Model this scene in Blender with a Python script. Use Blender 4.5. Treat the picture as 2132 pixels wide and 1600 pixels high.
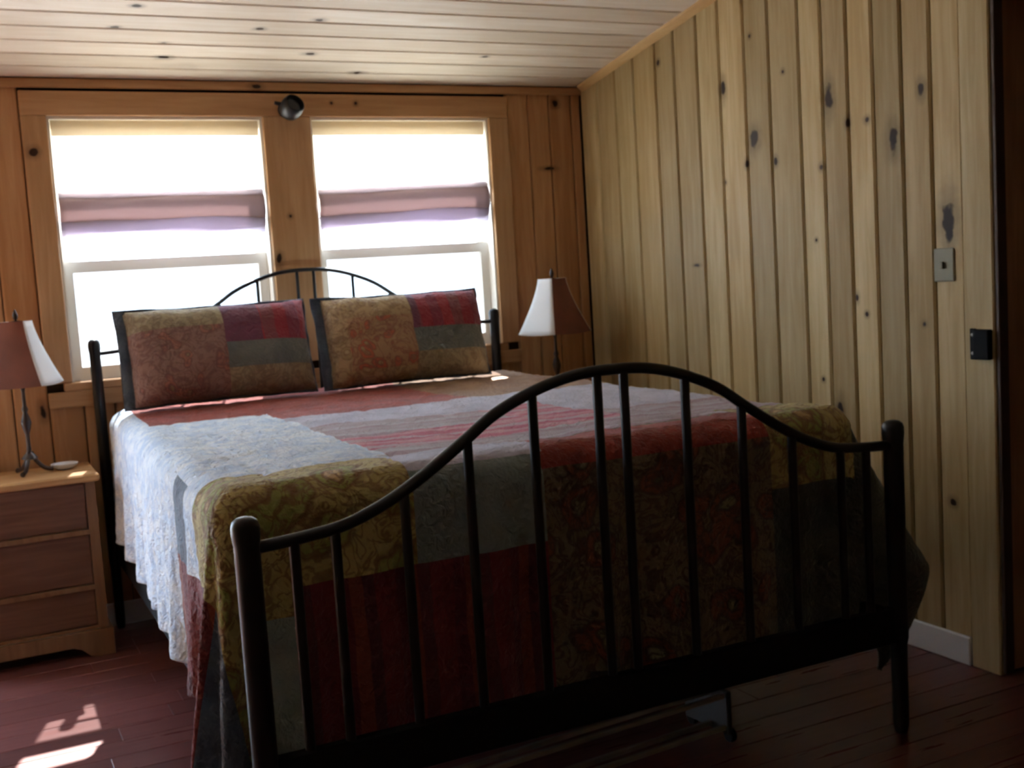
import bpy, bmesh, math, random
from mathutils import Vector, Matrix, noise
random.seed(7)
sc = bpy.context.scene
COL = sc.collection
for o in list(bpy.data.objects): bpy.data.objects.remove(o)

# ------------------------------------------------------------------ camera, world, sun, exposure
cam_d = bpy.data.cameras.new('camera'); cam = bpy.data.objects.new('camera', cam_d); COL.objects.link(cam)
R = ((0.8948548913, 0.4354252323, 0.0981814166), (-0.4420778048, 0.8949549826, 0.0601896476), (-0.0616598566, -0.0972648257, 0.9933466745))
M = Matrix(((R[0][0], R[0][2], -R[0][1]), (R[1][0], R[1][2], -R[1][1]), (R[2][0], R[2][2], -R[2][1]))).to_4x4()
M.translation = Vector((0, 0, 1.3195))
cam.matrix_world = M
cam_d.sensor_width = 36.0; cam_d.lens = 2360.53 / 2132 * 36.0; cam_d.clip_start = 0.05; cam_d.clip_end = 400
sc.camera = cam
cam_d.dof.use_dof = True; cam_d.dof.focus_distance = .95; cam_d.dof.aperture_fstop = 19.0      # the photograph missed focus slightly
sc.view_settings.view_transform = 'Standard'; sc.view_settings.look = 'None'
sc.view_settings.gamma = 1.0; sc.view_settings.use_curve_mapping = False
sc.view_settings.exposure = 1.42
W = bpy.data.worlds.new('sky'); sc.world = W; W.use_nodes = True
bgn = W.node_tree.nodes['Background']; bgn.inputs[0].default_value = (0.62, 0.81, 1.0, 1); bgn.inputs[1].default_value = 8.5
sun_d = bpy.data.lights.new('sun', 'SUN'); sun = bpy.data.objects.new('sun', sun_d); COL.objects.link(sun)
sun_d.energy = 26.0; sun_d.angle = math.radians(0.6); sun_d.color = (1.0, 0.96, 0.9)
sun.rotation_euler = Vector((-0.29, -1.0, -1.13)).to_track_quat('-Z', 'Y').to_euler(); sun.location = (2, 8, 6)

# ------------------------------------------------------------------ key dimensions
XL, XR, YW, YB = -1.6, 2.772, 4.769, -3.0
ZC, CS = 2.1757, 0.1616                       # ceiling height at the window wall, rise per metre towards the room
def zc(y): return ZC + CS * (YW - y)
W1, W2 = (0.3935, 1.2361), (1.4361, 2.2781)    # the two windows
ZS, ZH = 0.9858, 2.0318

# ------------------------------------------------------------------ helpers
def link(name, me, m=None, parent=None):
    o = bpy.data.objects.new(name, me); COL.objects.link(o)
    if m is not None and me is not None and not me.materials: me.materials.append(m)
    if parent is not None: o.parent = parent
    return o
def obj(name, bm, m, parent=None, smooth=False):
    bmesh.ops.recalc_face_normals(bm, faces=bm.faces[:])
    me = bpy.data.meshes.new(name); bm.to_mesh(me); bm.free()
    if smooth:
        for p in me.polygons: p.use_smooth = True
        try: me.set_sharp_from_angle(angle=math.radians(40))
        except Exception: pass
    return link(name, me, m, parent)
def empty(name, loc=(0, 0, 0), rz=0.0):
    o = bpy.data.objects.new(name, None); COL.objects.link(o); o.location = loc; o.rotation_euler = (0, 0, rz); o.empty_display_size = .05; return o
def tag(o, label, cat, group=None, kind=None):
    o['label'] = label; o['category'] = cat
    if group: o['group'] = group
    if kind: o['kind'] = kind
    return o
def struct(o, kind='structure'): o['kind'] = kind; return o
def box(bm, x0, x1, y0, y1, z0, z1, bev=0.0, mat=None):
    v = [bm.verts.new((x, y, z)) for x in (x0, x1) for y in (y0, y1) for z in (z0, z1)]
    f = [bm.faces.new([v[i] for i in q]) for q in ((0, 1, 3, 2), (4, 6, 7, 5), (0, 4, 5, 1), (2, 3, 7, 6), (0, 2, 6, 4), (1, 5, 7, 3))]
    if mat is not None: bmesh.ops.transform(bm, matrix=mat, verts=v)
    if bev > 0:
        es = list({e for ff in f for e in ff.edges}); bmesh.ops.bevel(bm, geom=es, offset=bev, segments=1, affect='EDGES')
    return f
def B(*a, **k):
    bm = bmesh.new(); box(bm, *a, **k); return bm
def tube(bm, pts, r, n=10, cap=True):
    pts = [Vector(p) for p in pts]; rs = r if isinstance(r, (list, tuple)) else [r] * len(pts)
    rings = []; up = None
    for i, p in enumerate(pts):
        t = (pts[min(i + 1, len(pts) - 1)] - pts[max(i - 1, 0)]).normalized()
        if up is None:
            up = Vector((0, 0, 1)) if abs(t.z) < .9 else Vector((1, 0, 0))
        up = (up - t * up.dot(t)).normalized(); s = t.cross(up)
        rings.append([bm.verts.new(p + rs[i] * (math.cos(a) * up + math.sin(a) * s)) for a in [2 * math.pi * k / n for k in range(n)]])
    for a, b in zip(rings, rings[1:]):
        for k in range(n): bm.faces.new((a[k], a[(k + 1) % n], b[(k + 1) % n], b[k]))
    if cap: bm.faces.new(rings[0]); bm.faces.new(rings[-1][::-1])
def T(pts, r, n=10):
    bm = bmesh.new(); tube(bm, pts, r, n); return bm
def lathe(prof, n=28, c=(0, 0, 0), M4=None):
    bm = bmesh.new(); rings = []
    for r, z in prof: rings.append([bm.verts.new((c[0] + r * math.cos(2 * math.pi * k / n), c[1] + r * math.sin(2 * math.pi * k / n), c[2] + z)) for k in range(n)])
    for a, b in zip(rings, rings[1:]):
        for k in range(n): bm.faces.new((a[k], a[(k + 1) % n], b[(k + 1) % n], b[k]))
    if prof[0][0] > 1e-4: bm.faces.new(rings[0])
    if prof[-1][0] > 1e-4: bm.faces.new(rings[-1][::-1])
    bmesh.ops.remove_doubles(bm, verts=bm.verts[:], dist=1e-5)
    if M4 is not None: bmesh.ops.transform(bm, matrix=M4, verts=bm.verts[:])
    return bm
def catmull(P, k=6):
    P = [Vector(p) for p in P]; out = []
    for i in range(len(P) - 1):
        p0 = P[max(i - 1, 0)]; p1 = P[i]; p2 = P[i + 1]; p3 = P[min(i + 2, len(P) - 1)]
        for j in range(k):
            t = j / k
            out.append(0.5 * ((2 * p1) + (-p0 + p2) * t + (2 * p0 - 5 * p1 + 4 * p2 - p3) * t * t + (-p0 + 3 * p1 - 3 * p2 + p3) * t ** 3))
    return out + [P[-1]]

# ------------------------------------------------------------------ materials
class NT:
    def __init__(s, name, rough=.5, spec=.5, metal=0.0):
        s.m = bpy.data.materials.new(name); s.m.use_nodes = True; s.t = s.m.node_tree; s.n = s.t.nodes; s.b = s.n['Principled BSDF']
        s.b.inputs['Roughness'].default_value = rough; s.b.inputs['Specular IOR Level'].default_value = spec; s.b.inputs['Metallic'].default_value = metal
    def new(s, t, **k):
        x = s.n.new(t)
        for a, v in k.items(): setattr(x, a, v)
        return x
    def put(s, sock, v):
        if hasattr(v, 'is_output') or isinstance(v, bpy.types.NodeSocket): s.t.links.new(v, sock)
        else: sock.default_value = v
    def math(s, op, a, b=None, c=None, clamp=False):
        x = s.new('ShaderNodeMath', operation=op, use_clamp=clamp); s.put(x.inputs[0], a)
        if b is not None: s.put(x.inputs[1], b)
        if c is not None: s.put(x.inputs[2], c)
        return x.outputs[0]
    def vm(s, op, a, b=None):
        x = s.new('ShaderNodeVectorMath', operation=op); s.put(x.inputs[0], a)
        if b is not None: s.put(x.inputs[1], b)
        return x.outputs['Value'] if op in ('DISTANCE', 'LENGTH', 'DOT_PRODUCT') else x.outputs[0]
    def mix(s, f, a, b, mode='MIX'):
        x = s.new('ShaderNodeMix', data_type='RGBA', blend_type=mode); s.put(x.inputs[0], f); s.put(x.inputs[6], a); s.put(x.inputs[7], b); return x.outputs[2]
    def noise(s, v, sc_, det=3, rough=.5, dist=0.0):
        x = s.new('ShaderNodeTexNoise'); s.put(x.inputs['Vector'], v); x.inputs['Scale'].default_value = sc_; x.inputs['Detail'].default_value = det
        x.inputs['Roughness'].default_value = rough; x.inputs['Distortion'].default_value = dist; return x.outputs[0]
    def ramp(s, f, stops, interp='LINEAR'):
        x = s.new('ShaderNodeValToRGB'); s.put(x.inputs[0], f); cr = x.color_ramp; cr.interpolation = interp
        while len(cr.elements) < len(stops): cr.elements.new(.5)
        for e, (p, c) in zip(cr.elements, stops): e.position = p; e.color = (*c, 1) if len(c) == 3 else c
        return x.outputs[0]
    def rng(s, v, a, b, c, d, smooth=False):
        x = s.new('ShaderNodeMapRange'); x.interpolation_type = 'SMOOTHSTEP' if smooth else 'LINEAR'
        s.put(x.inputs[0], v)
        for i, q in enumerate((a, b, c, d)): x.inputs[i + 1].default_value = q
        return x.outputs[0]
    def pos(s): return s.new('ShaderNodeNewGeometry').outputs['Position']
    def rand(s): return s.new('ShaderNodeObjectInfo').outputs['Random']
    def bump(s, h, st=.2, d=.01):
        x = s.new('ShaderNodeBump'); x.inputs['Strength'].default_value = st; x.inputs['Distance'].default_value = d; s.put(x.inputs['Height'], h); s.put(s.b.inputs['Normal'], x.outputs[0])
    def color(s, c): s.put(s.b.inputs['Base Color'], c)
def plain(name, c, rough=.5, spec=.5, metal=0.0):
    k = NT(name, rough, spec, metal); k.color((*c, 1)); return k.m
def pine(name, axis, light, dark, knots=(), rough=.52, spec=.22, var=.35, knotcol=(.028, .012, .006), random_knots=True, vor=2.6):
    """knotty board: grain along axis (0,1,2), per-board tone from the object's random number, dark knots"""
    k = NT(name, rough, spec); p = k.pos(); r = k.rand()
    off = k.new('ShaderNodeCombineXYZ'); k.put(off.inputs[axis], k.math('MULTIPLY', r, 37.0)); 
    ps = k.vm('ADD', p, off.outputs[0])
    sv = [1.0, 1.0, 1.0]; sv[axis] = 0.07
    g = k.noise(k.vm('MULTIPLY', ps, tuple(sv)), 42, 4, .55, .6)
    sv2 = [1.0, 1.0, 1.0]; sv2[axis] = 0.16
    g2 = k.noise(k.vm('MULTIPLY', ps, tuple(sv2)), 7, 3, .5, .3)
    f = k.math('ADD', k.math('MULTIPLY', g, .55), k.math('MULTIPLY', g2, .5))
    base = k.ramp(f, [(.36, light), (.62, dark)])
    tone = k.math('ADD', 1.0 - var * .5, k.math('MULTIPLY', r, var))
    tn = k.new('ShaderNodeCombineColor'); k.put(tn.inputs[0], tone); k.put(tn.inputs[1], k.math('POWER', tone, 1.15)); k.put(tn.inputs[2], k.math('POWER', tone, 1.35))
    base = k.mix(1.0, base, tn.outputs[0], 'MULTIPLY')
    r2 = k.math('FRACT', k.math('MULTIPLY', r, 7.13))
    base = k.mix(k.math('MULTIPLY', r2, .32 * min(1, var * 1.6)), base, k.mix(1.0, base, (1.0, .80, .62, 1), 'MULTIPLY'))
    mask = None
    wob = k.noise(p, 22, 2)
    if random_knots:
        v = k.new('ShaderNodeTexVoronoi'); v.inputs['Scale'].default_value = vor; v.inputs['Randomness'].default_value = 1.0
        s3 = [1.6, 1.6, 1.6]; s3[axis] = .8
        k.put(v.inputs['Vector'], k.vm('MULTIPLY', ps, tuple(s3)))
        dd = k.math('ADD', v.outputs['Distance'], k.math('MULTIPLY', k.math('SUBTRACT', wob, .5), .06))
        mask = k.rng(dd, .025, .085, 1, 0, True)
        halo = k.rng(dd, .03, .20, .35, 0, True)
        mask = k.math('MAXIMUM', mask, halo)
    for (kp, s, e) in knots:                     # knots seen in the photograph: position, size, stretch
        sc3 = [1.0 / (.017 * s * e[i]) for i in range(3)]
        d = k.vm('DISTANCE', k.vm('MULTIPLY', p, tuple(sc3)), tuple(a * b for a, b in zip(kp, sc3)))
        d = k.math('ADD', d, k.math('MULTIPLY', k.math('SUBTRACT', wob, .5), 1.6))
        q = k.math('MAXIMUM', k.rng(d, .6, 1.25, 1.0, 0, True), k.rng(d, .8, 2.6, .38, 0, True))
        mask = q if mask is None else k.math('MAXIMUM', mask, q)
    if mask is not None: base = k.mix(mask, base, (*knotcol, 1))
    k.color(base); k.bump(g, .12, .003)
    k.put(k.b.inputs['Roughness'], k.math('ADD', rough - .06, k.math('MULTIPLY', g2, .12)))
    return k.m

KR = [(3.66, 1.983, .9, (1, 2.2)), (3.072, 1.85, 1.2, (1, 2.3)), (2.778, 1.673, 1.3, (1, 2)), (2.656, 1.812, .8, (1, 1.6)), (3.482, 1.765, 1.3, (1.2, 1.5)), (3.531, 1.681, .6, (1, 1.5)), (3.12, 1.622, .6, (1, 1)), (3.362, 1.671, .6, (1, 1.5)), (2.56, 1.397, 1.5, (1, 2.6)), (3.065, .766, 1, (1, 2.2)), (2.568, .515, .8, (1, 1)), (3.889, 1.304, .6, (2, .6)), (2.893, 1.751, .6, (1, 1)), (2.983, 1.756, .6, (1, 1.6)), (2.921, 1.106, .5, (1, 1)), (4.098, 2.166, .7, (1, 1)), (3.671, 1.622, .5, (1, 1)), (3.157, 1.369, .4, (1, 1)), (2.964, 1.163, .5, (1, 1.6)), (2.667, 1.077, .5, (1, 1)), (3.145, .872, .5, (1, 1)), (3.486, 2.147, .5, (1, 1)), (3.304, 1.982, .5, (1, 1))]
m_pine_r = pine('pine_right_wall', 2, (.54, .44, .25), (.40, .295, .135), [((XR, y, z), s, (1.0, e[0], e[1])) for y, z, s, e in KR], var=.60, random_knots=False)
m_pine_w = pine('pine_window_wall', 2, (.56, .33, .17), (.42, .21, .09), [((2.637, YW, 2.099), .9, (1, 1, 1)), ((2.579, YW, 1.799), .8, (2.2, 1, .6)), ((.278, YW, .891), .8, (1, 1, 2))], var=.25, random_knots=False)
m_pine_l = pine('pine_left_wall', 2, (.60, .40, .19), (.42, .24, .10), var=.3)
m_pine_trim = pine('pine_trim_upright', 2, (.56, .35, .19), (.44, .25, .12), [((.338, YW - .02, 1.891), .9, (1, 3, 1)), ((1.32, YW - .02, 1.617), .55, (1, 3, 1)), ((1.255, YW - .02, 1.44), .8, (1, 3, 1.6))], var=.12, random_knots=False)
m_pine_head = pine('pine_trim_level', 0, (.55, .33, .17), (.42, .22, .10), [((1.645, YW - .02, 2.09), .5, (1, 3, 1)), ((1.537, YW - .02, 2.089), .4, (1, 3, 1)), ((1.22, YW - .02, 2.155), .6, (2, 3, 1))], var=.12, random_knots=False)
m_pine_c = pine('pine_ceiling', 0, (.88, .82, .72), (.76, .67, .54), [((x, y, z), s, (1.6, 1, 1)) for x, y, z, s in ((.608, 4.244, 2.261, .6), (.792, 4.376, 2.239, .6), (.813, 4.521, 2.216, .9), (1.307, 4.106, 2.283, .7), (1.109, 4.207, 2.267, .6), (1.363, 4.438, 2.229, .8), (1.626, 4.638, 2.197, .9), (2.116, 4.412, 2.234, .5), (.657, 4.051, 2.292, .6))], var=.3, random_knots=True, vor=1.6)
m_pine_cove = pine('pine_cove', 1, (.66, .47, .23), (.54, .34, .14), var=.05, random_knots=False)
m_jamb = pine('stained_jamb', 2, (.46, .27, .17), (.34, .18, .10), var=.05, vor=3.0)
m_jamb_d = plain('dark_stop', (.05, .026, .014), .6)
m_drawer = pine('pine_drawer_shaded', 0, (.21, .11, .065), (.13, .06, .035), var=.2, vor=3.2)  # drawer fronts coloured darker to carry the shade on that face
m_nsb = pine('pine_nightstand_body_shaded', 2, (.27, .155, .08), (.19, .10, .05), var=.05, random_knots=False)  # body pine darker than the top, shade of the front put into the colour
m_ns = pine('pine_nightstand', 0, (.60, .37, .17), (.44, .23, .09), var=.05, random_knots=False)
m_backing = plain('dark_joint', (.035, .018, .008), .9, .1)
m_white = plain('white_paint', (.74, .76, .78), .35)
m_sash = plain('sash_paint', (.80, .76, .69), .4)
m_black = plain('black_iron', (.006, .006, .008), .38, .4)
m_blackm = plain('matte_black_iron', (.005, .005, .006), .7, .15)
m_plate = plain('switch_plate', (.27, .255, .18), .6)
m_bronze = plain('dark_bronze', (.035, .018, .012), .35, .6)
m_mattress = plain('mattress_ticking', (.22, .2, .2), .8)
m_steel = plain('worn_steel', (.34, .33, .30), .4, .5, .6)
m_rail = plain('black_steel', (.02, .02, .022), .5)

def floor_mat():
    k = NT('cherry_floor', .24, .6); p = k.pos(); r = k.rand()
    off = k.new('ShaderNodeCombineXYZ'); k.put(off.inputs[0], k.math('MULTIPLY', r, 31.0))
    g = k.noise(k.vm('MULTIPLY', k.vm('ADD', p, off.outputs[0]), (.08, 1, 1)), 38, 3, .5, .3)
    c = k.ramp(g, [(.2, (.15, .05, .045)), (.8, (.11, .034, .032))])
    t = k.math('ADD', .72, k.math('MULTIPLY', r, .5)); tn = k.new('ShaderNodeCombineColor')
    for i in range(3): k.put(tn.inputs[i], t)
    k.color(k.mix(1, c, tn.outputs[0], 'MULTIPLY')); k.put(k.b.inputs['Roughness'], k.rng(g, .3, .7, .27, .32)); k.bump(g, .02, .001)
    return k.m
m_floor = floor_mat()

def shade_fabric(name, col, trans):
    m = bpy.data.materials.new(name); m.use_nodes = True; t = m.node_tree; n = t.nodes; out = n['Material Output']; n.remove(n['Principled BSDF'])
    d = n.new('ShaderNodeBsdfDiffuse'); d.inputs[0].default_value = (*col, 1)
    tr = n.new('ShaderNodeBsdfTranslucent'); tr.inputs[0].default_value = (*col, 1)
    mx = n.new('ShaderNodeMixShader'); mx.inputs[0].default_value = trans
    tc = n.new('ShaderNodeNewGeometry'); nz = n.new('ShaderNodeTexNoise'); nz.inputs['Scale'].default_value = 260; t.links.new(tc.outputs['Position'], nz.inputs['Vector'])
    bp = n.new('ShaderNodeBump'); bp.inputs['Strength'].default_value = .15; bp.inputs['Distance'].default_value = .001; t.links.new(nz.outputs[0], bp.inputs['Height']); t.links.new(bp.outputs[0], d.inputs['Normal'])
    t.links.new(d.outputs[0], mx.inputs[1]); t.links.new(tr.outputs[0], mx.inputs[2]); t.links.new(mx.outputs[0], out.inputs[0]); return m
m_shade = shade_fabric('cream_shade_cloth', (.86, .80, .68), .5)
m_val = shade_fabric('cream_valance_cloth', (.66, .55, .40), .30)
m_fold = shade_fabric('mauve_shade_cloth', (.42, .33, .33), .30)
m_fold2 = shade_fabric('lilac_shade_cloth', (.66, .62, .68), .5)

def glass_mat(name, through, tint=(1, 1, 1)):
    m = bpy.data.materials.new(name); m.use_nodes = True; t = m.node_tree; n = t.nodes; out = n['Material Output']; n.remove(n['Principled BSDF'])
    a = n.new('ShaderNodeBsdfTransparent'); a.inputs[0].default_value = (*tint, 1); g = n.new('ShaderNodeBsdfGlossy'); g.inputs['Roughness'].default_value = .02
    mx = n.new('ShaderNodeMixShader'); mx.inputs[0].default_value = 1 - through
    t.links.new(a.outputs[0], mx.inputs[1]); t.links.new(g.outputs[0], mx.inputs[2]); t.links.new(mx.outputs[0], out.inputs[0]); return m
m_glass = glass_mat('window_glass', .94)
def screen_mat():
    m = bpy.data.materials.new('insect_mesh'); m.use_nodes = True; t = m.node_tree; n = t.nodes; out = n['Material Output']; n.remove(n['Principled BSDF'])
    a = n.new('ShaderNodeBsdfTransparent'); g = n.new('ShaderNodeBsdfDiffuse'); g.inputs[0].default_value = (.12, .12, .12, 1)
    mx = n.new('ShaderNodeMixShader'); mx.inputs[0].default_value = .58
    t.links.new(a.outputs[0], mx.inputs[1]); t.links.new(g.outputs[0], mx.inputs[2]); t.links.new(mx.outputs[0], out.inputs[0]); return m
m_screen = screen_mat()

# ---- cloth prints
def stitch(k, p):                                    # fine quilting relief shared by all prints
    a = k.noise(p, 34, 3, .6, 1.2); b = k.noise(p, 110, 2)
    k.bump(k.math('ADD', a, k.math('MULTIPLY', b, .35)), .75, .020)
def cloth_base(name): 
    k = NT(name, .78, .25); k.b.inputs['Sheen Weight'].default_value = .22; k.b.inputs['Sheen Roughness'].default_value = .5; return k
def paisley(name, ground, ring, core, vine, scale=9.0):
    k = cloth_base(name); p = k.pos()
    w = k.new('ShaderNodeTexNoise'); k.put(w.inputs['Vector'], p); w.inputs['Scale'].default_value = 7; w.inputs['Detail'].default_value = 2
    wp = k.vm('ADD', p, k.vm('MULTIPLY', k.vm('SUBTRACT', w.outputs[1], (.5, .5, .5)), (.13, .13, .13)))
    v = k.new('ShaderNodeTexVoronoi'); v.inputs['Scale'].default_value = scale; k.put(v.inputs['Vector'], wp)
    d = v.outputs['Distance']
    rings = k.ramp(d, [(0, core), (.13, core), (.18, vine), (.24, ring), (.34, ring), (.39, vine), (.44, ground), (1, ground)])
    rings2 = k.ramp(k.noise(wp, 15, 2, .5, 2.0), [(.44, (0, 0, 0)), (.48, (1, 1, 1)), (.53, (1, 1, 1)), (.57, (0, 0, 0))])
    base = k.mix(k.math('MULTIPLY', rings2, .75), rings, (*vine, 1))
    k.color(k.mix(k.math('MULTIPLY', k.noise(p, 4, 2), .35), base, (*ground, 1))); stitch(k, p); return k.m
def stripes(name, cols, axis_vec, scale=8.0):
    k = cloth_base(name); p = k.pos()
    c = k.math('MULTIPLY', k.vm('DOT_PRODUCT', p, axis_vec), scale)
    f = k.math('FRACT', k.math('ADD', c, k.math('MULTIPLY', k.noise(p, 5, 2), .15)))
    n = len(cols); col = k.ramp(f, [(i / n, cc) for i, cc in enumerate(cols)], 'CONSTANT')
    k.color(k.mix(k.math('MULTIPLY', k.noise(k.vm('MULTIPLY', p, (8, 8, 1)), 12, 3), .35), col, (*cols[0], 1))); stitch(k, p); return k.m
def mottled(name, a, b, scale=9, d=.6):
    k = cloth_base(name); p = k.pos()
    k.color(k.ramp(k.noise(p, scale, 3, .6, d), [(.38, a), (.62, b)])); stitch(k, p); return k.m
Q = [
    mottled('pale_blue_floral', (.76, .84, .93), (.48, .63, .84), 11, 2.0),                            # 0
    stripes('red_stripe', [(.20, .03, .035), (.145, .025, .035), (.25, .065, .04), (.12, .035, .045), (.21, .032, .04)], (1, .25, 0), 7),   # 1
    mottled('grey_sage', (.26, .33, .32), (.20, .27, .28), 6),                                          # 2
    stripes('pink_plaid', [(.52, .13, .20), (.58, .30, .36), (.45, .08, .15), (.50, .38, .46)], (.15, 1, 0), 6),                        # 3
    paisley('gold_paisley', (.50, .43, .17), (.32, .36, .10), (.58, .40, .17), (.17, .065, .03), 6.5),   # 4
    paisley('rust_paisley', (.20, .155, .10), (.25, .075, .035), (.27, .26, .16), (.06, .026, .016), 7.5),   # 5
    mottled('dark_sage', (.085, .095, .07), (.055, .065, .05), 6),                                        # 6
    mottled('lavender_grey', (.58, .58, .72), (.44, .45, .57), 8),                                      # 7
    mottled('brick_red', (.36, .06, .045), (.24, .04, .035), 10),                                      # 8
    mottled('brown_tan', (.34, .20, .11), (.24, .13, .08), 8),                                         # 9
    mottled('pale_sage', (.42, .52, .48), (.32, .42, .40), 6),                                         # 10
    mottled('slate_blue', (.14, .20, .28), (.10, .13, .19), 8),                                        # 11
    stripes('mauve_stripe', [(.42, .36, .42), (.36, .24, .30), (.48, .46, .52), (.40, .33, .38)], (.1, 1, 0), 7),                       # 12
]
S_ = [
    paisley('sham_muted_paisley', (.30, .19, .16), (.36, .16, .12), (.30, .24, .14), (.17, .085, .08), 15),     # 0
    stripes('sham_red', [(.30, .035, .06), (.22, .04, .08), (.35, .04, .06), (.22, .08, .10)], (1, 0, .05), 5),     # 1
    mottled('sham_sage', (.17, .20, .19), (.13, .155, .155), 6),                                       # 2
    paisley('sham_tan_floral', (.36, .31, .20), (.27, .23, .15), (.38, .31, .20), (.20, .16, .11), 20),           # 3
    paisley('sham_gold_floral', (.46, .35, .20), (.38, .29, .15), (.48, .40, .24), (.24, .15, .09), 17),            # 4
    paisley('sham_rust_centre', (.42, .28, .16), (.50, .12, .07), (.42, .34, .19), (.24, .09, .07), 17),           # 5
    mottled('sham_slate_edge', (.11, .15, .20), (.07, .10, .15), 7),                                # 6
    mottled('sham_plum', (.19, .06, .11), (.14, .055, .10), 7),                                        # 7
]
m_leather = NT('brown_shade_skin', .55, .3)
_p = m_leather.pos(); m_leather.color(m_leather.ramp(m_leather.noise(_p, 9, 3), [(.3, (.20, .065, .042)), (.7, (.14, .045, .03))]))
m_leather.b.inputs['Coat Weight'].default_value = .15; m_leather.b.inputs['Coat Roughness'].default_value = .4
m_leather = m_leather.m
m_lit_side = shade_fabric('pale_lit_side', (.88, .86, .84), .35)  # pale cloth colour stands in for window light on the shade's sides

# ================================================================== OUTSIDE
gm = NT('pale_gravel', .9, .1); gm.color(gm.ramp(gm.noise(gm.pos(), .6, 4), [(.35, (.46, .46, .46)), (.65, (.56, .55, .54))]))
g = obj('ground', B(-60, 60, -60, 120, -.75, -.55), gm.m); struct(g)

# ================================================================== WALLS
def board_v(name, x0, x1, yf, z0, z1, m, parent, th=.014, ch=.005):
    """upright board with chamfered front edges; front face at y=yf, facing -y"""
    bm = bmesh.new()
    pr = [(x0, yf + th), (x0, yf + ch), (x0 + ch, yf), (x1 - ch, yf), (x1, yf + ch), (x1, yf + th)]
    a = [bm.verts.new((x, y, z0)) for x, y in pr]; b = [bm.verts.new((x, y, z1)) for x, y in pr]
    for i in range(len(pr)): j = (i + 1) % len(pr); bm.faces.new((a[i], a[j], b[j], b[i]))
    bm.faces.new(a); bm.faces.new(b[::-1]); return obj(name, bm, m, parent)
GAP = .004
# ---- window wall
GD = (-1.38, -.42); GZ = 1.98
bm = bmesh.new(); T0, T1 = YW + .014, YW + .16
box(bm, XL - .15, GD[0], T0, T1, 0, ZC + .06); box(bm, GD[1], W1[0], T0, T1, 0, ZC + .06); box(bm, GD[0], GD[1], T0, T1, GZ, ZC + .06); box(bm, W2[1], XR + .15, T0, T1, 0, ZC + .06)
box(bm, W1[0], W2[1], T0, T1, 0, ZS); box(bm, W1[0], W2[1], T0, T1, ZH, ZC + .06); box(bm, W1[1], W2[0], T0, T1, ZS, ZH)
wall_window = struct(obj('wall_back', bm, m_backing))
for a, b in ((XL, GD[0] - .08), (GD[0] - .08, -1.2), (-1.2, -.9), (-.9, -.6), (-.6, GD[1] + .08)): board_v('board', a + GAP / 2, b - GAP / 2, YW, .001 if a == XL else GZ + .085, ZC - .004, m_pine_w, wall_window)
x = GD[1] + .08
while x < .30 - .02:
    w = min(.12 + .03 * random.random(), .303 - x); board_v('board', x + GAP / 2, x + w - GAP / 2, YW, .001, ZC - .004, m_pine_w, wall_window); x += w
for a, b in ((2.372, 2.49), (2.49, 2.60), (2.60, 2.72), (2.72, XR - .001)): board_v('board', a + GAP / 2, b - GAP / 2, YW, .001, ZC - .004, m_pine_w, wall_window)
x = .303
while x < 2.36:
    w = min(.115 + .035 * random.random(), 2.372 - x)
    if 2.372 - x - w < .05: w = 2.372 - x
    board_v('board', x + GAP / 2, x + w - GAP / 2, YW, .001, ZS - .05, m_pine_w, wall_window); x += w
# ---- right wall
RB0 = 2.388; DOOR1 = 1.50
bm = bmesh.new(); box(bm, XR + .014, XR + .12, RB0 + .012, YW + .014, 0, zc(RB0) + .06); box(bm, XR + .014, XR + .12, YB, DOOR1 - .012, 0, zc(YB) + .06); box(bm, XR + .014, XR + .12, DOOR1 - .012, RB0 + .012, 2.06, zc(1.5) + .06)
wall_right = struct(obj('wall_right', bm, m_backing))
def board_r(y0, y1, z0, z1a, z1b, m, parent, xf=XR, th=.014, ch=.0065):
    bm = bmesh.new(); pr = [(y0, xf + th), (y0, xf + ch), (y0 + ch, xf), (y1 - ch, xf), (y1, xf + ch), (y1, xf + th)]
    a = [bm.verts.new((x, y, z0)) for y, x in pr]; b = [bm.verts.new((x, y, z1a + (z1b - z1a) * (y - y0) / (y1 - y0))) for y, x in pr]
    for i in range(len(pr)): j = (i + 1) % len(pr); bm.faces.new((a[i], a[j], b[j], b[i]))
    bm.faces.new(a); bm.faces.new(b[::-1]); return obj('board', bm, m, parent)
seams = [YW - .001, 4.62, 4.455, 4.30, 4.125, 3.985, 3.825, 3.68, 3.525, 3.383, 3.22, 3.103, 2.98, 2.863, 2.739, 2.62, 2.50]
for a, b in zip(seams[1:], seams): board_r(a + .003, b - .003, .001, zc(a) - .006, zc(b) - .006, m_pine_r, wall_right)
y = DOOR1 - .11
board_r(RB0 - 0 + .003, 2.50 - .003, 2.16, zc(2.39) - .006, zc(2.5) - .006, m_pine_r, wall_right)
yy = RB0
while yy > DOOR1 - .11 + .01:
    a = max(yy - .13, DOOR1 - .11); board_r(a + .003, yy - .003, 2.16, zc(a) - .006, zc(yy) - .006, m_pine_r, wall_right); yy = a
while yy > YB + .01:
    a = max(yy - .13, YB); board_r(a + .003, yy - .003, .001, zc(a) - .006, zc(yy) - .006, m_pine_r, wall_right); yy = a
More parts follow.
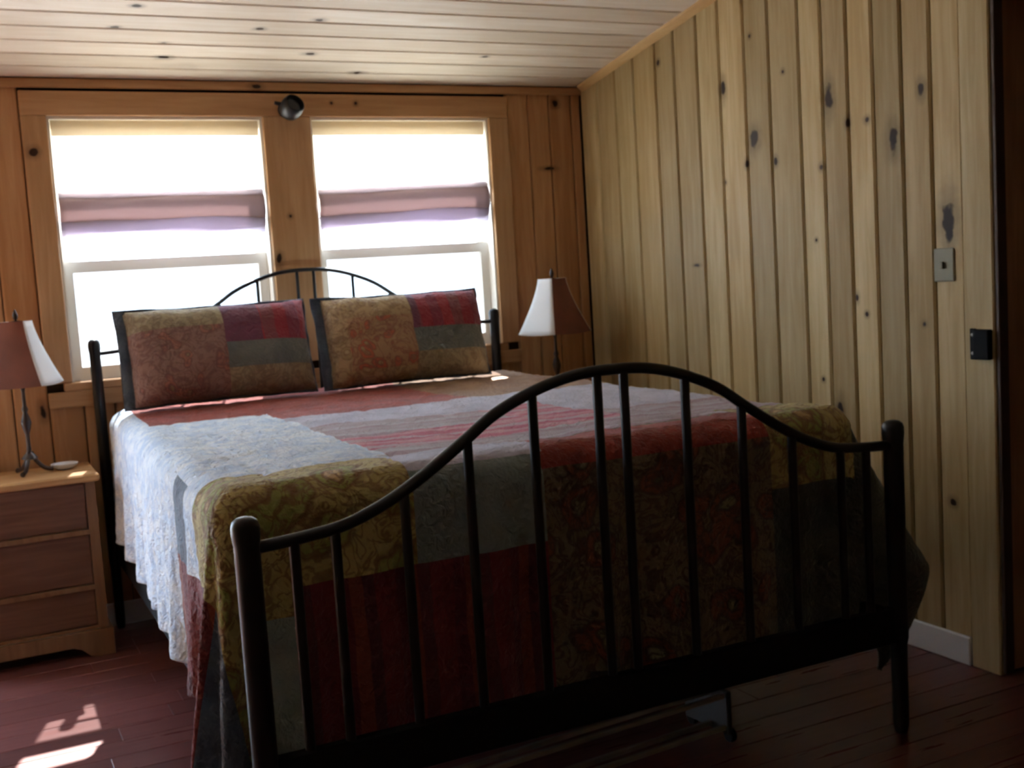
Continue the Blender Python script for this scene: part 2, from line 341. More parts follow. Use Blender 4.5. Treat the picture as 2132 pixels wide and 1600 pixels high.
# door casing: flat pine boards round the doorway, stained jamb lining inside it
door_1 = empty('door_1', (XR, 1.95, 0)); struct(door_1)
def ch(name, bm, m, par):
    o = obj(name, bm, m); o.parent = par; o.matrix_parent_inverse = Matrix.Translation(-par.location); return o
ch('casing', B(XR - .012, XR + .013, RB0, 2.498, .001, 2.16, bev=.004), m_pine_r, door_1)
ch('casing', B(XR - .012, XR + .013, DOOR1 - .11, DOOR1, .001, 2.16, bev=.004), m_pine_r, door_1)
ch('casing', B(XR - .012, XR + .013, DOOR1 + .001, RB0 - .001, 2.05, 2.16, bev=.004), m_pine_r, door_1)
ch('jamb', B(XR + .0135, XR + .16, RB0 - .004, RB0 + .011, .012, 2.05, bev=.002), m_jamb, door_1)
ch('jamb', B(XR + .0135, XR + .16, DOOR1 - .011, DOOR1 + .004, .012, 2.05, bev=.002), m_jamb, door_1)
ch('jamb', B(XR + .0135, XR + .16, DOOR1 + .005, RB0 - .005, 2.035, 2.059), m_jamb, door_1)
ch('door_stop', B(XR - .008, XR + .030, RB0 - .017, RB0 - .0045, .012, 2.03, bev=.002), m_jamb_d, door_1)
# landing beyond the doorway
bm = bmesh.new(); box(bm, XR + 1.3, XR + 1.4, .6, 3.4, 0, 2.5); box(bm, XR + .12, XR + 1.3, 3.3, 3.4, 0, 2.5); box(bm, XR + .12, XR + 1.3, .6, .7, 0, 2.5); box(bm, XR + .121, XR + 1.4, .6, 3.4, 2.5, 2.6)
struct(obj('wall_landing', bm, m_pine_l))
# ---- left wall
bm = bmesh.new(); box(bm, XL - .16, XL - .014, YB, YW + .014, 0, zc(YB) + .06)
wall_left = struct(obj('wall_left', bm, m_backing))
y = YB
while y < YW - .02:
    y1 = min(y + .2, YW); obj('board', B(XL - .0135, XL, y + .002, y1 - .002, .001, zc(y1) - .006), m_pine_l, wall_left); y = y1
# ---- wall behind the viewpoint
bm = bmesh.new(); box(bm, XL - .16, XR + .12, YB - .1, YB - .0005, 0, zc(YB) + .06); struct(obj('wall_front', bm, m_jamb))

# ---- ceiling: boards run across, parallel to the window wall, rising towards the room
bm = bmesh.new()
v = []
for xx in (XL - .16, XR + .12):
    for yy, o_ in ((YW + .16, .0), (YB - .1, .0)):
        for t in (.016, .09): v.append(bm.verts.new((xx, yy, zc(yy) + t)))
for q in ((0, 1, 3, 2), (4, 6, 7, 5), (0, 4, 5, 1), (2, 3, 7, 6), (0, 2, 6, 4), (1, 5, 7, 3)): bm.faces.new([v[i] for i in q])
ceiling = struct(obj('ceiling', bm, m_backing))
yy = YW; 
while yy > YB + .01:
    a = max(yy - .128, YB); x0 = XL + .001; cuts = [XR - .001]
    for x1 in cuts:
        bm = bmesh.new(); g_ = .0025; c_ = .006
        pr = [(a + g_, .0145), (a + g_, c_), (a + g_ + c_, 0), (yy - g_ - c_, 0), (yy - g_, c_), (yy - g_, .0145)]
        A = [bm.verts.new((x0, y_, zc(y_) + t)) for y_, t in pr]; Bv = [bm.verts.new((x1, y_, zc(y_) + t)) for y_, t in pr]
        for i in range(6): j = (i + 1) % 6; bm.faces.new((A[i], A[j], Bv[j], Bv[i]))
        bm.faces.new(A); bm.faces.new(Bv[::-1]); obj('board', bm, m_pine_c, ceiling)
    yy = a
# cove strip where the ceiling meets the right wall
bm = bmesh.new(); pr = [(0, -.001), (-.030, -.001), (-.026, -.010), (-.008, -.026), (0, -.030)]
A = [bm.verts.new((XR + px, YB + .002, zc(YB + .002) + pz)) for px, pz in pr]; Bv = [bm.verts.new((XR + px, YW - .026, zc(YW - .026) + pz)) for px, pz in pr]
for i in range(5): j = (i + 1) % 5; bm.faces.new((A[i], A[j], Bv[j], Bv[i]))
bm.faces.new(A); bm.faces.new(Bv[::-1]); struct(obj('trim_1', bm, m_pine_cove))
# strip where the ceiling meets the window wall
struct(obj('trim_2', B(XL + .001, XR - .001, YW - .018, YW - .001, ZC - .038, ZC - .002, bev=.004), m_pine_head))
# baseboards
struct(obj('baseboard_right', B(XR - .016, XR - .001, 2.502, YW - .001, .001, .092, bev=.003), m_white))
struct(obj('baseboard_back', B(GD[1] + .081, XR - .018, YW - .016, YW - .001, .001, .092, bev=.003), m_white))
struct(obj('baseboard_left', B(XL + .001, XL + .016, YB + .001, YW - .018, .001, .092, bev=.003), m_white))

# ---- floor: planks across the room
floor = struct(obj('floor', B(XL - .16, XR + 1.4, YB - .1, YW + .16, -.10, -.012), m_backing))
yy = YB - .0; row = 0
while yy < YW - .001:
    b = min(yy + .118, YW); x0 = XL; off = random.choice((.9, 1.5, 2.1, .6)) ; cuts = [XL + off, XL + off + 1.25 + .5 * random.random(), XR + 1.3]
    for c in cuts:
        c = min(c, XR + 1.3)
        if c - x0 < .1: continue
        obj('plank', B(x0 + .0006, c - .0006, yy + .0012, b - .0012, -.0118, 0, bev=.0015), m_floor, floor); x0 = c
    yy = b; row += 1

# ================================================================== WINDOWS
def window(n, x0, x1):
    w = empty('window_%d' % n, ((x0 + x1) / 2, YW, ZS)); struct(w)
    def c(name, bm, m, par=w):
        o = obj(name, bm, m); o.parent = par
        o.matrix_parent_inverse = Matrix.Translation(-w.location) if par is w else Matrix.Identity(4)
        return o
    # reveal lining
    c('reveal', B(x0, x0 + .012, YW - .004, YW + .158, ZS + .012, ZH), m_sash); c('reveal', B(x1 - .012, x1, YW - .004, YW + .158, ZS + .012, ZH), m_sash)
    c('reveal', B(x0 + .0125, x1 - .0125, YW - .004, YW + .158, ZH - .012, ZH), m_sash)
    zr = 1.45; a, b = x0 + .0125, x1 - .0125
    def sash(z0, z1, yc, rail_b, rail_t):
        t = .032; y0, y1 = yc - t / 2, yc + t / 2; s = .038
        bm = bmesh.new(); box(bm, a, a + s, y0, y1, z0, z1); box(bm, b - s, b, y0, y1, z0, z1); box(bm, a + s, b - s, y0, y1, z0, z0 + rail_b); box(bm, a + s, b - s, y0, y1, z1 - rail_t, z1)
        f = c('sash', bm, m_sash)
        p = obj('pane', B(a + s, b - s, yc - .002, yc + .002, z0 + rail_b, z1 - rail_t), m_glass); p.parent = f
        return f
    sash(ZS + .012, zr + .022, YW + .072, .052, .045); sash(zr - .024, ZH - .0125, YW + .108, .045, .045)
    c('insect_screen', B(a + .001, b - .001, YW + .137, YW + .139, ZS + .012, zr), m_screen)
    c('sill', B(x0 - .03, x1 + .03, YW - .020, YW + .055, ZS - .022, ZS + .0115, bev=.004), m_pine_head)
    c('outer_sill', B(x0, x1, YW + .0555, YW + .19, ZS - .02, ZS + .0115), m_white)
    return w
w1 = window(1, *W1); w2 = window(2, *W2)
# casing boards shared by the pair
YC0, YC1 = YW - .020, YW - .001
struct(obj('trim_3', B(.303, W1[0] + .002, YC0, YC1, ZS + .012, ZH - .0005, bev=.003), m_pine_trim))
struct(obj('trim_4', B(W1[1] - .002, W2[0] + .002, YC0, YC1, ZS + .012, ZH - .0005, bev=.003), m_pine_trim))
struct(obj('trim_5', B(W2[1] - .002, 2.372, YC0, YC1, ZS + .012, ZH - .0005, bev=.003), m_pine_trim))
struct(obj('trim_6', B(.303, 2.372, YC0, YC1, ZH, 2.126, bev=.003), m_pine_head))
struct(obj('trim_7', B(.303, 2.372, YC0, YC1, ZS - .085, ZS - .0225, bev=.003), m_pine_head))
# unseen glazed door added further left in this wall to light the bed
w3 = empty('added_glazed_door', ((GD[0] + GD[1]) / 2, YW, 0)); struct(w3)
def c3(name, bm, m): o = obj(name, bm, m); o.parent = w3; o.matrix_parent_inverse = Matrix.Translation(-w3.location); return o
bm = bmesh.new(); box(bm, GD[0], GD[0] + .07, YW + .05, YW + .09, .03, GZ); box(bm, GD[1] - .07, GD[1], YW + .05, YW + .09, .03, GZ); box(bm, GD[0] + .07, GD[1] - .07, YW + .05, YW + .09, .03, .16); box(bm, GD[0] + .07, GD[1] - .07, YW + .05, YW + .09, GZ - .08, GZ)
c3('added_door_leaf', bm, m_sash); c3('pane', B(GD[0] + .07, GD[1] - .07, YW + .068, YW + .072, .16, GZ - .08), m_glass)
bm = bmesh.new(); box(bm, GD[0] - .08, GD[0], YC0, YC1, .001, GZ + .08); box(bm, GD[1], GD[1] + .08, YC0, YC1, .001, GZ + .08); box(bm, GD[0], GD[1], YC0, YC1, GZ, GZ + .08)
c3('casing', bm, m_pine_trim); c3('added_door_threshold', B(GD[0], GD[1], YW - .02, YW + .16, 0.001, .028), m_pine_head)

# ================================================================== ROMAN SHADES
def grid(fn, nu, nv, thick=0.0):
    bm = bmesh.new(); V = [[bm.verts.new(fn(i / nu, j / nv)) for i in range(nu + 1)] for j in range(nv + 1)]
    for j in range(nv):
        for i in range(nu): bm.faces.new((V[j][i], V[j][i + 1], V[j + 1][i + 1], V[j + 1][i]))
    return bm
def roman(x0, x1, label, zA, zB, tilt):
    r = empty('roman_shade', ((x0 + x1) / 2, YW + .02, 2.0)); tag(r, label, 'window shade', 'roman shades in the two windows')
    def c(name, bm, m, smooth=True): o = obj(name, bm, m, None, smooth); o.parent = r; o.matrix_parent_inverse = Matrix.Translation(-r.location); return o
    a, b = x0 + .016, x1 - .016
    c('headrail', B(a, b, YW + .022, YW + .046, ZH - .048, ZH - .013, bev=.003), m_shade, False)
    c('valance', grid(lambda u, v: (a + (b - a) * u, YW + .014 - .003 * math.sin(v * 3), ZH - .014 - .060 * v), 8, 6), m_val)
    # flat cloth
    def flat(u, v):
        z = (ZH - .03) + (zA - ZH + .03) * v
        return (a + (b - a) * u, YW + .019 + .0025 * math.sin(u * 9 + v * 4) * v, z + (tilt * (u - .5) * v))
    c('fabric_panel', grid(flat, 24, 16), m_shade)
    # folds gathered at the bottom: each a sagging loop
    def fold(zt, zb, depth, sag, ph, m, yo=0.0):
        def fn(u, v):
            th = v * math.pi
            z = zt + (zb - zt) * (.5 - .5 * math.cos(th)) 
            s = sag * (4 * u * (1 - u)) * v + .006 * math.sin(7 * u + ph) * v
            return (a + .002 + (b - a - .004) * u, YW + .016 - yo - depth * math.sin(th) + .002 * math.sin(11 * u + ph), z - s + tilt * (u - .5))
        bm = grid(fn, 30, 10); bm2 = c('fold', bm, m)
        md = bm2.modifiers.new('t', 'SOLIDIFY'); md.thickness = .003
    fold(zA + .022, zA - .010, .012, .004, 1.0, m_fold2)
    fold(zA + .006, zB, .030, -.006, 0.0, m_fold, .001)
    fold(zB + .03, zB - .030, .020, .012, 2.0, m_fold2)
    fold(zB + .01, zB - .062, .012, .010, 4.2, m_fold2, .0)
roman(*W1, 'cream roman shade half raised in the left window, beside the table lamp', 1.715, 1.612, -.004)
roman(*W2, 'cream roman shade half raised in the right window, its gathered folds sagging at the left', 1.715, 1.610, .018)

# ================================================================== SPOTLIGHT on the middle casing
sp = empty('wall_spotlight', (1.335, YC0, 2.058)); tag(sp, 'small round black spotlight on the pine casing above the two windows', 'light')
def csp(name, bm, m, s=True): o = obj(name, bm, m, None, s); o.parent = sp; return o
RX = Matrix.Rotation(math.radians(90), 4, 'X')
csp('backplate', lathe([(.034, 0), (.034, .008), (.026, .014), (0, .015)], 24, M4=RX), m_black)
csp('stem', T([(0, -.013, 0), (0, -.040, .006), (-.004, -.05, .008)], .007), m_black)
hd = Matrix.Translation((0, -.085, -.006)) @ Matrix.Rotation(math.radians(62), 4, 'X') @ Matrix.Rotation(math.radians(14), 4, 'Y')
csp('lamp_head', lathe([(0, -.045), (.022, -.043), (.040, -.030), (.047, -.008), (.047, .016), (.043, .036), (.040, .040), (.036, .034), (.032, .02), (0, .018)], 28, M4=hd), m_black)
csp('swivel_knob', T([(-.040, -.078, .012), (-.066, -.076, .018)], [.009, .007]), m_black)

# ================================================================== WALL PLATES on the right wall
sw = empty('light_switch', (XR - .001, 2.578, 1.262)); tag(sw, 'grey-green switch plate on the right pine wall below the largest knot', 'switch')
def cs(name, bm, m, par, s=False): o = obj(name, bm, m, None, s); o.parent = par; return o
cs('plate', B(-.006, 0, -.040, .040, -.052, .052, bev=.003), m_plate, sw); cs('toggle', B(-.018, -.006, -.006, .006, -.012, .010, bev=.002), m_plate, sw)
kp = empty('latch_keeper', (XR - .012, 2.43, 1.020)); tag(kp, 'black iron latch keeper on the door casing at the right edge', 'latch')
cs('keeper_box', B(-.022, 0, -.038, .020, -.045, .045, bev=.003), m_blackm, kp); cs('mounting_flange', B(-.008, 0, .0205, .042, -.047, .047, bev=.002), m_blackm, kp)
for dz in (-.028, .028): cs('screw', lathe([(.005, 0), (.005, .002), (0, .003)], 10, M4=Matrix.Translation((-.008, .031, dz)) @ Matrix.Rotation(math.radians(-90), 4, 'Y')), m_steel, kp)

# ================================================================== BED
XA, XB, YF, YH = .484, 2.223, 2.260, 4.715
XC = (XA + XB) / 2
bed = empty('iron_bed', (XC, (YF + YH) / 2, 0)); tag(bed, 'black iron bed with arched barred headboard and footboard', 'bed')
def cb(name, bm, m, s=True, par=bed):
    o = obj(name, bm, m, None, s); o.parent = par
    if par is bed: o.matrix_parent_inverse = Matrix.Translation(-bed.location)
    return o
ARCH = [(-.84, .800), (-.75, .806), (-.66, .818), (-.57, .850), (-.48, .897), (-.38, .960), (-.30, 1.012), (-.20, 1.053), (-.10, 1.077), (0, 1.083)]
ARCH = ARCH + [(-x, z) for x, z in ARCH[-2::-1]]
def arch_z(o):
    for (a, za), (b, zb) in zip(ARCH, ARCH[1:]):
        if a <= o <= b: return za + (zb - za) * (o - a) / (b - a)
    return ARCH[0][1]
BARS = [-.773, -.685, -.527, -.372, -.207, -.036, .036, .207, .372, .527, .685, .773]
def board_end(name, y, zp, dz, rlo, k=1.0):
    e = cb(name, T(catmull([(XC + o, y, z + dz) for o, z in [(-.868, .800)] + ARCH + [(.868, .800)]], 5), .0135 * k, 12), m_black)
    for x in (XA, XB):
        cb('post', lathe([(q * (.5 + .5 * k), w) for q, w in [(.016, 0), (.019, .012), (.0215, .03), (.0225, .25), (.0265, .27), (.0265, zp - .06), (.028, zp - .05), (.0295, zp - .036), (.0295, zp - .020), (.026, zp - .009), (.017, zp - .002), (.008, zp), (0, zp + .001)]], 20, (x, y, 0)), m_black)
    for o in BARS:
        cb('bar', T([(XC + o, y, rlo + .05), (XC + o, y, arch_z(o) + dz - .006)], .0115 * k, 10), m_black)
    cb('rail', B(XA + .022, XB - .022, y - .014, y + .014, rlo - .045, rlo + .055, bev=.004), m_blackm, False)
board_end('arch', YF, .866, 0, .302)
board_end('arch', YH, 1.163, .305, .34, .62)
for x in (XA + .02, XB - .02):
    cb('side_rail', B(x - .012, x + .012, YF + .028, YH - .028, .27, .345, bev=.003), m_blackm, False)
cb('centre_support', B(XC - .02, XC + .02, YF + .03, YH - .03, .28, .32), m_rail, False)
for y in (2.95, 3.5, 4.1): cb('slat', B(XA + .033, XB - .033, y - .03, y + .03, .3205, .34), m_rail, False)

mt = tag(obj('mattress', B(.600, 2.160, 2.49, 4.62, .3455, .838, bev=.05), m_mattress, None, True), 'thick mattress under the patchwork quilt on the iron bed', 'mattress')

# ---- quilt
QX0, QX1, QY0, QY1 = .446, 2.255, 2.405, 4.60      # planform outer limits of the hanging faces
ZT = .885
def ztop(x, y): 
    return ZT + .006 * math.sin(x * 7 + y * 3) * math.sin(y * 5) + .004 * noise.noise(Vector((x * 9, y * 9, 0))) + .010 * math.exp(-((y - 2.5) / .15) ** 2)
RR = .075
def hang(s):
    """s = cloth length past the start of the shoulder: horizontal advance, drop"""
    q = RR * math.pi / 2
    if s < q: t = s / RR; return RR * math.sin(t), RR * (1 - math.cos(t))
    return RR, RR + (s - q)
DROP_S, DROP_F = .60, .58
def quilt_pt(X, Y):
    # cloth coordinates: inner flat rectangle, overhang beyond it
    ix0, ix1, iy0 = QX0 + RR, QX1 - RR, QY0 + RR
    a = 0; sx = 0
    if X < ix0: a = ix0 - X; sx = -1
    elif X > ix1: a = X - ix1; sx = 1
    b = max(0, iy0 - Y)
    cx = min(max(X, ix0), ix1); cy = max(Y, iy0)
    z0 = ztop(cx, min(cy, QY1))
    tap = .055 * (cy - 2.45) / 2.2 * min(1, (1.0 - X) / .3) if X < 1.0 else 0      # the quilt's left edge draws in towards the head
    if a == 0 and b == 0: return Vector((X + tap, Y, z0))
    r = math.hypot(a, b); h, d = hang(r)
    th = math.atan2(b, a)
    dx, dy = math.cos(th), math.sin(th)
    corner = math.sin(2 * th) if (a > 0 and b > 0) else 0
    zh = (.350 + .045 * max(0, cy - 2.9) / 1.2 if sx < 0 else .35) - .075 * (math.sin(th) ** 4 if b > 0 else 0) - (.23 if sx < 0 else .19) * math.sin(2 * th)
    zh += .006 * math.sin(cy * 17) + .004 * math.sin(cx * 13)
    d = min(d, z0 - zh)
    low = max(0, d - RR)
    # folds of the hanging part
    per = (cy * 1.0 if b == 0 else (-cx if a == 0 else 0)) 
    wob = low * (.045 * math.sin(per * 23 + 1.0) + .034 * math.sin(per * 41 + 2.2) + .008 * math.sin(per * 67 + .5)) if corner == 0 else low * .10 * (math.sin(th * 8 + .6)) * (1 if sx < 0 else 1.0)
    flare = low * (.015 + .16 * corner + (.16 if sx > 0 and b > 0 else 0) + (.10 if sx > 0 else 0))
    if sx < 0 and b == 0: wob *= .8
    if corner == 0 and b > 0:                  # footboard side: held back by the bars
        flare = min(flare, .02); wob *= .6
    if corner and b > 0:
        lim = 1 - .82 * dy ** 2; flare *= lim; wob *= lim * (.4 if sx > 0 else 1)
        if sx > 0: flare *= 1.6; flare *= 1 - .9 * max(0, (low - .42) / .30)
    out = h + flare + wob
    x = cx + sx * dx * out; y = cy - dy * out
    y = max(y, YF + .036) if (XA - .06 < x < XB + .06) else max(y, YF - .02)
    x += tap
    return Vector((x, y, z0 - d))
# patches in cloth coordinates, first match wins: (x0, x1, y0, y1, print)
PATCH = [
    # foot drape
    (.62, .905, 2.215, 2.62, 4), (.905, 1.235, 2.215, 2.44, 2), (.62, 1.235, 1.0, 2.215, 1),
    (.50, .62, 1.0, 2.14, 10), (.36, .62, 2.10, 2.66, 4), (.905, 1.26, 2.44, 2.64, 7),
    (1.235, 1.93, 2.38, 2.56, 8), (1.235, 1.93, 1.0, 2.58, 5), (1.93, 2.24, 2.24, 2.66, 4), (1.93, 2.24, 1.0, 2.24, 6), (2.24, 3.1, 1.0, 2.6, 6),
    # left corner and left side
    (-.4, .24, 2.35, 2.98, 1), (-.4, .24, 1.0, 2.35, 11), (.24, .50, 1.0, 2.12, 4), (-.4, .50, 1.0, 2.66, 4),
    (.02, .46, 2.80, 2.98, 11), (-.4, .02, 2.66, 2.98, 1),
    (-.4, .94, 2.64, 3.96, 0), (-.4, .52, 3.96, 4.9, 0),
    # top
    (.46, 1.62, 3.70, 4.9, 8), (1.62, 2.3, 3.70, 4.9, 9),
    (.94, 2.0, 3.36, 3.70, 7), (.94, 1.5, 3.08, 3.36, 12), (.94, 1.72, 2.78, 3.08, 3), (.94, 1.72, 2.56, 2.78, 12), (1.5, 1.72, 3.08, 3.36, 3),
    (1.72, 2.5, 3.0, 3.7, 7), (1.72, 2.3, 2.56, 3.0, 12), (2.3, 3.2, 2.0, 5.0, 2),
]
def patch_at(x, y):
    for x0, x1, y0, y1, k in PATCH:
        if x0 <= x < x1 and y0 <= y < y1: return k
    return 7
bm = bmesh.new()
ST = .016
xs = []; x = QX0 - DROP_S
while x < QX1 + DROP_S + .001: xs.append(x); x += ST
ys = []; y = QY0 - DROP_F
while y < QY1 + .001: ys.append(y); y += ST
V = [[bm.verts.new(quilt_pt(X, Y)) for X in xs] for Y in ys]
for j in range(len(ys) - 1):
    for i in range(len(xs) - 1):
        f = bm.faces.new((V[j][i], V[j][i + 1], V[j + 1][i + 1], V[j + 1][i])); f.material_index = patch_at(xs[i] + ST / 2, ys[j] + ST / 2); f.smooth = True
bmesh.ops.remove_doubles(bm, verts=bm.verts[:], dist=.0008)
bm.normal_update()
for v in bm.verts:                                    # puckered hand quilting
    n_ = v.normal; c = v.co
    up = max(0, n_.z)
    puck = .0030 * noise.noise(c * 55) + .0045 * noise.noise(Vector((c.x * 9, c.y * 26, c.z * 9))) * up
    puck += .0050 * noise.noise(Vector((c.x * 24, c.y * 24, c.z * 5 + 3))) * (1 - up)
    # seams between patches pull down, patches puff up
    gx = abs(((c.x - .62) / .305 + .5) % 1 - .5); gy = abs(((c.y - 2.64) / .33 + .5) % 1 - .5)
    puck -= .004 * up * (math.exp(-(gx / .035) ** 2) + math.exp(-(gy / .035) ** 2))
    v.co = c + n_ * puck
me = bpy.data.meshes.new('quilt'); bm.to_mesh(me); bm.free()
for m in Q: me.materials.append(m)
quilt = link('quilt', me); md = quilt.modifiers.new('thickness', 'SOLIDIFY'); md.thickness = .008; md.offset = -1
tag(quilt, 'patchwork quilt of paisley, red and pale blue squares draped over the bed', 'quilt')

# ---- pillows in patchwork shams, leaning on the headboard
def pillow(cx, label, left, w=.75, h=.42, zc_=1.09, yc_=4.46, lean=17, roll=0.0):
    p = empty('pillow', (cx, yc_, zc_ - h / 2)); tag(p, label, 'pillow', 'two patchwork pillows leaning on the headboard')
    NU, NV = 48, 30; fl = .022
    M4 = Matrix.Translation((0, 0, h / 2)) @ Matrix.Rotation(math.radians(-lean), 4, 'X') @ Matrix.Rotation(math.radians(roll), 4, 'Y')
    def prof(u, v):
        e = max(0, (1 - abs(u) ** 4.5)) ** .5 * max(0, (1 - abs(v) ** 3.2)) ** .5
        return e
    bm = bmesh.new(); S = {}
    def P(i, j, side):
        u = -1 + 2 * i / NU; v = -1 + 2 * j / NV
        pinch = 1 - .018 * (1 - abs(v) ** 2) * abs(u) ** 6; pz = 1 - .035 * (1 - abs(u) ** 2) * abs(v) ** 6
        th = .105 * prof(u, v) * (1 + .10 * noise.noise(Vector((u * 2 + cx * 5, v * 2, side))))
        if side < 0: th += .004 * noise.noise(Vector((u * 9, v * 7, cx)))
        return Vector((u * w / 2 * pinch + .006 * noise.noise(Vector((v * 3, cx, 1))), side * th, v * h / 2 * pz + .007 * noise.noise(Vector((u * 4, cx * 3, 2))) * abs(v) ** 3))
    rows = {}
    for side in (-1, 1):
        for j in range(NV + 1):
            for i in range(NU + 1):
                edge = i in (0, NU) or j in (0, NV)
                key = (i, j) if edge else (i, j, side)
                if key not in S: S[key] = bm.verts.new(P(i, j, side))
    def K(i, j, side): return S[(i, j)] if (i in (0, NU) or j in (0, NV)) else S[(i, j, side)]
    for side in (-1, 1):
        for j in range(NV):
            for i in range(NU):
                q = (K(i, j, side), K(i + 1, j, side), K(i + 1, j + 1, side), K(i, j + 1, side))
                f = bm.faces.new(q if side < 0 else q[::-1]); f.smooth = True
                u = (i + .5) / NU; v = (j + .5) / NV
                if side > 0: k = 2
                elif u < .49: 
                    if left: k = 3 if v > .74 else 0
                    else: k = 4 if (v > .70 or u < .11 or v < .12) else 5
                else:
                    if v > .52: k = 7 if (u < .70 and left) or (u < .54) else 1
                    elif v > .25: k = 2
                    else: k = 3
                f.material_index = k
    bmesh.ops.transform(bm, matrix=M4, verts=bm.verts[:])
    me = bpy.data.meshes.new('sham'); bmesh.ops.recalc_face_normals(bm, faces=bm.faces[:]); bm.to_mesh(me); bm.free()
    for m in S_: me.materials.append(m)
    o = link('sham', me); o.parent = p
    # flat border round the sham
    bm = bmesh.new(); ring = []
    N = 120
    def per(t, e):
        t = (t % 1) * 4; k = int(t); f = t - k; a = -1 + 2 * f
        u, v = ((a, -1), (1, a), (-a, 1), (-1, -a))[k]
        pinch = 1 - .018 * (1 - abs(v) ** 2) * abs(u) ** 6; pz = 1 - .035 * (1 - abs(u) ** 2) * abs(v) ** 6
        x = u * w / 2 * pinch; z = v * h / 2 * pz
        ru = (1 if abs(u) > .999 else 0) * u; rv = (1 if abs(v) > .999 else 0) * v
        return (x + ru * e * (1.7 if u < 0 else .25), .007 * math.sin(t * 19 + cx * 7) * (e / fl), z + rv * e * .35)
    A = [bm.verts.new(per(i / N, -.004)) for i in range(N)]; Bq = [bm.verts.new(per(i / N, fl)) for i in range(N)]
    for i in range(N): j = (i + 1) % N; bm.faces.new((A[i], A[j], Bq[j], Bq[i]))
    bmesh.ops.transform(bm, matrix=M4, verts=bm.verts[:])
    fo = obj('flange', bm, S_[6], None, True); fo.parent = p; md = fo.modifiers.new('t', 'SOLIDIFY'); md.thickness = .004; md.offset = 0
    return p
pillow(.925, 'patchwork pillow with muted brown paisley half, nearer the left table lamp', True, w=.70, h=.375, zc_=1.083)
pillow(1.692, 'patchwork pillow with golden flowered half, nearer the right table lamp', False, w=.70, h=.375, zc_=1.079)

# ================================================================== NIGHTSTANDS
def nightstand(x0, x1, y0, y1, zt, label):
    n = empty('nightstand', ((x0 + x1) / 2, (y0 + y1) / 2, 0)); tag(n, label, 'nightstand', 'pine nightstands beside the bed')
    inv = Matrix.Translation(-n.location)
    def c(name, bm, m): o = obj(name, bm, m); o.parent = n; o.matrix_parent_inverse = inv; return o
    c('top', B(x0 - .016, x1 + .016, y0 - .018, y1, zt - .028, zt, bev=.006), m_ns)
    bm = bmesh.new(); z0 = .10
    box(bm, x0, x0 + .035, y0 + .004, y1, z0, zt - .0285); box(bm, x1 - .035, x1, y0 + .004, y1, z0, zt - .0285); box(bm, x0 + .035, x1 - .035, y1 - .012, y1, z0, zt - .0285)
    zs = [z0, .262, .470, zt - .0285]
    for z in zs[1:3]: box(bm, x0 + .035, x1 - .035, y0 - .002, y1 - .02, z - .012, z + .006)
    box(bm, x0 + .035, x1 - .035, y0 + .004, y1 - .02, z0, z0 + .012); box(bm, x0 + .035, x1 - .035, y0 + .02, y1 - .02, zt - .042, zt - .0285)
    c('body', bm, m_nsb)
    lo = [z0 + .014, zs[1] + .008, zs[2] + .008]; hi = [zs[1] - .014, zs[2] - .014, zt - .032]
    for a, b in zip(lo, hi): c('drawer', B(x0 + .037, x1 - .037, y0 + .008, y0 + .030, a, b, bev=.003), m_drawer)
    # base moulding with a scooped foot line
    bm = bmesh.new(); prof = []
    N = 20
    for i in range(N + 1):
        t = i / N; xx = x0 - .014 + (x1 - x0 + .028) * t; d = min(t, 1 - t); zz = 0.001 if d < .14 else (.001 + .045 * min(1, (d - .14) / .08))
        prof.append((xx, zz))
    f0 = [bm.verts.new((x_, y0 - .016, z_)) for x_, z_ in prof]; f1 = [bm.verts.new((x_, y0 - .016, .099)) for x_, _ in prof]
    b0 = [bm.verts.new((x_, y0 + .002, z_)) for x_, z_ in prof]; b1 = [bm.verts.new((x_, y0 + .002, .099)) for x_, _ in prof]
    for i in range(N):
        bm.faces.new((f0[i], f0[i + 1], f1[i + 1], f1[i])); bm.faces.new((b0[i + 1], b0[i], b1[i], b1[i + 1])); bm.faces.new((f1[i], f1[i + 1], b1[i + 1], b1[i])); bm.faces.new((f0[i + 1], f0[i], b0[i], b0[i + 1]))
    bm.faces.new((f0[0], f1[0], b1[0], b0[0])); bm.faces.new((f0[-1], b0[-1], b1[-1], f1[-1]))
    box(bm, x0 - .014, x0 + .002, y0 + .003, y1, .001, .099); box(bm, x1 - .002, x1 + .014, y0 + .003, y1, .001, .099)
    c('base_moulding', bm, m_nsb)
    return n
nightstand(-.14, .408, 4.40, YW - .04, .682, 'pine nightstand with three drawers at the left edge of the picture')
nightstand(2.350, 2.738, 4.42, YW - .04, .682, 'pine nightstand mostly hidden behind the bed, in the right corner')

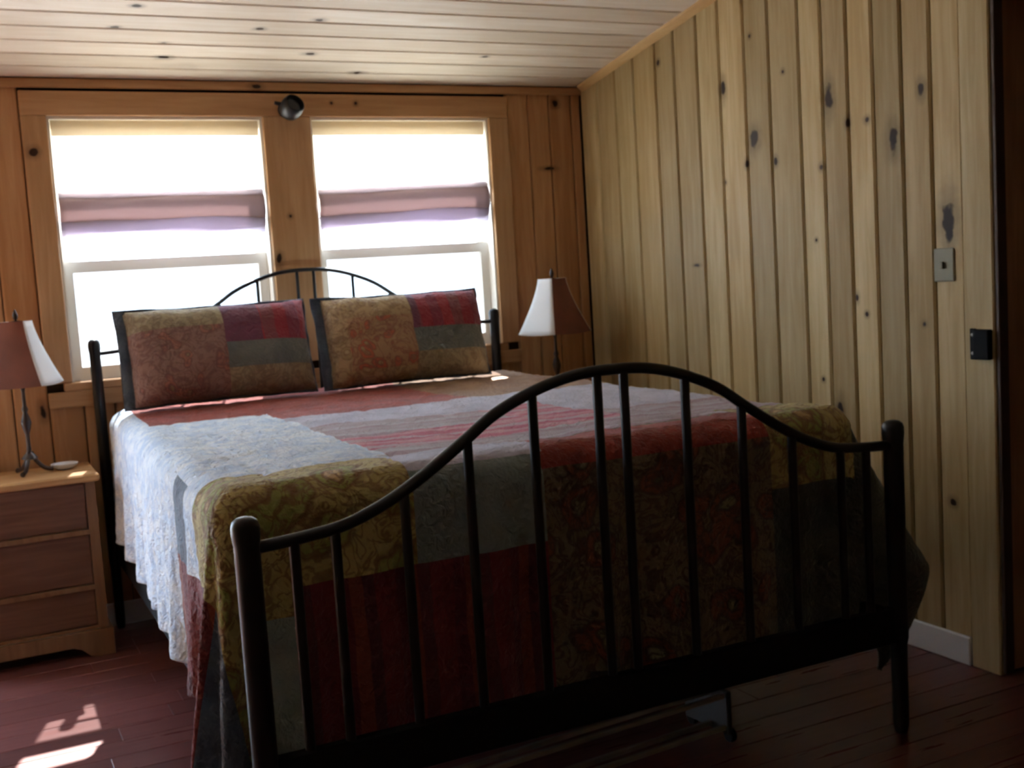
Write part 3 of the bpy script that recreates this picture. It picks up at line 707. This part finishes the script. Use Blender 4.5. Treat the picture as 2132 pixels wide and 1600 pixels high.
# ================================================================== TABLE LAMPS
def lamp(x, y, z, label, rot, scale=1.0):
    L = empty('table_lamp', (x, y, z), rot); L.scale = (scale,) * 3; tag(L, label, 'lamp', 'bronze table lamps on the nightstands')
    def c(name, bm, m, s=True): o = obj(name, bm, m, None, s); o.parent = L; return o
    for k in range(3):
        a = 2 * math.pi * k / 3 + .5
        pts = catmull([(0.006 * math.cos(a), .006 * math.sin(a), .085), (.018 * math.cos(a), .018 * math.sin(a), .055), (.045 * math.cos(a), .045 * math.sin(a), .022), (.068 * math.cos(a), .068 * math.sin(a), .0125), (.078 * math.cos(a), .078 * math.sin(a), .0115)], 4)
        c('foot', T(pts, [.008] * (len(pts) - 2) + [.010, .007], 8), m_bronze)
    c('base_cup', lathe([(0, .052), (.012, .054), (.03, .060), (.022, .072), (.009, .085), (0, .086)], 20), m_bronze)
    c('stem', lathe([(.006, .08), (.009, .095), (.007, .11), (.008, .15), (.015, .175), (.019, .195), (.014, .215), (.008, .232), (.012, .245), (.007, .258), (.006, .31), (.009, .325), (.006, .34), (.006, .40), (0, .402)], 16), m_bronze)
    # square bell shade: four concave faces, two coloured pale as if window-lit
    H0, H1, r0, r1 = .335, .572, .112, .042
    def rr(t): return r1 + (r0 - r1) * (1 - t) ** 1.35
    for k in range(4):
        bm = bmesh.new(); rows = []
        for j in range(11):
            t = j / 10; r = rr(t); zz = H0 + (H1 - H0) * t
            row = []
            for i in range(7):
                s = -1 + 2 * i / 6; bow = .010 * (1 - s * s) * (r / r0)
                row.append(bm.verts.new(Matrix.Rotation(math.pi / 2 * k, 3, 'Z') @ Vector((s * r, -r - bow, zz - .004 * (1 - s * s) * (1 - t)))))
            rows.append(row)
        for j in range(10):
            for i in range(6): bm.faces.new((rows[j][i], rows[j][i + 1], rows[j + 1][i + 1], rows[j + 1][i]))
        o = c('shade_panel', bm, m_leather if k % 2 == 0 else m_lit_side)
        if k % 2: o['label'] = 'side panel of the shade coloured pale for window light'; md = o.modifiers.new('t', 'SOLIDIFY'); md.thickness = .002; md.offset = 1
    c('shade_spider', T([(-r1 - .002, 0, H1 - .006), (0, 0, H1 + .002), (r1 + .002, 0, H1 - .006)], .0022, 6), m_bronze)
    c('finial', lathe([(.003, .40), (.003, H1 + .004), (.008, H1 + .010), (.010, H1 + .022), (.006, H1 + .034), (.003, H1 + .042), (0, H1 + .046)], 14), m_bronze)
    return L
lamp(.205, 4.565, .683, 'bronze table lamp on the left nightstand, brown bell shade with window light painted on its sides', math.radians(-24))
lamp(2.46, 4.575, .683, 'bronze table lamp in the right corner behind the bed, brown bell shade with window light painted on its sides', math.radians(17), 1.05)
tag(obj('dish', lathe([(.022, 0), (.030, .004), (.046, .014), (.050, .022), (.047, .022), (.032, .009), (0, .007)], 24, (.325, 4.60, .683)), m_white, None, True), 'small white dish beside the foot of the left table lamp', 'dish')

# ================================================================== ROLLING FRAME under the bed
fr = empty('underbed_frame', (1.33, 2.50, 0), math.radians(4.5)); tag(fr, 'low black metal frame on casters on the floor beneath the footboard', 'metal frame')
def cf(name, bm, m, s=False): o = obj(name, bm, m, None, s); o.parent = fr; return o
for z in (.135, .045):
    cf('rail', B(-.45, .45, -.075, -.063, z - .006, z + .008, bev=.002), m_steel); cf('rail', B(-.45, .45, -.018, -.006, z - .010, z + .004, bev=.002), m_steel)
for x in (-.455, .455):
    cf('end_plate', B(x - .008, x + .008, -.085, .10, .028, .150, bev=.003), m_rail)
for x in (-.44, .44):
    for y in (-.07, .09):
        cf('caster', lathe([(0, -.008), (.018, -.008), (.020, 0), (.018, .008), (0, .008)], 16, M4=Matrix.Translation((x + (.026 if x > 0 else -.026), y, .0205)) @ Matrix.Rotation(math.radians(90), 4, 'Y')), m_blackm, True)
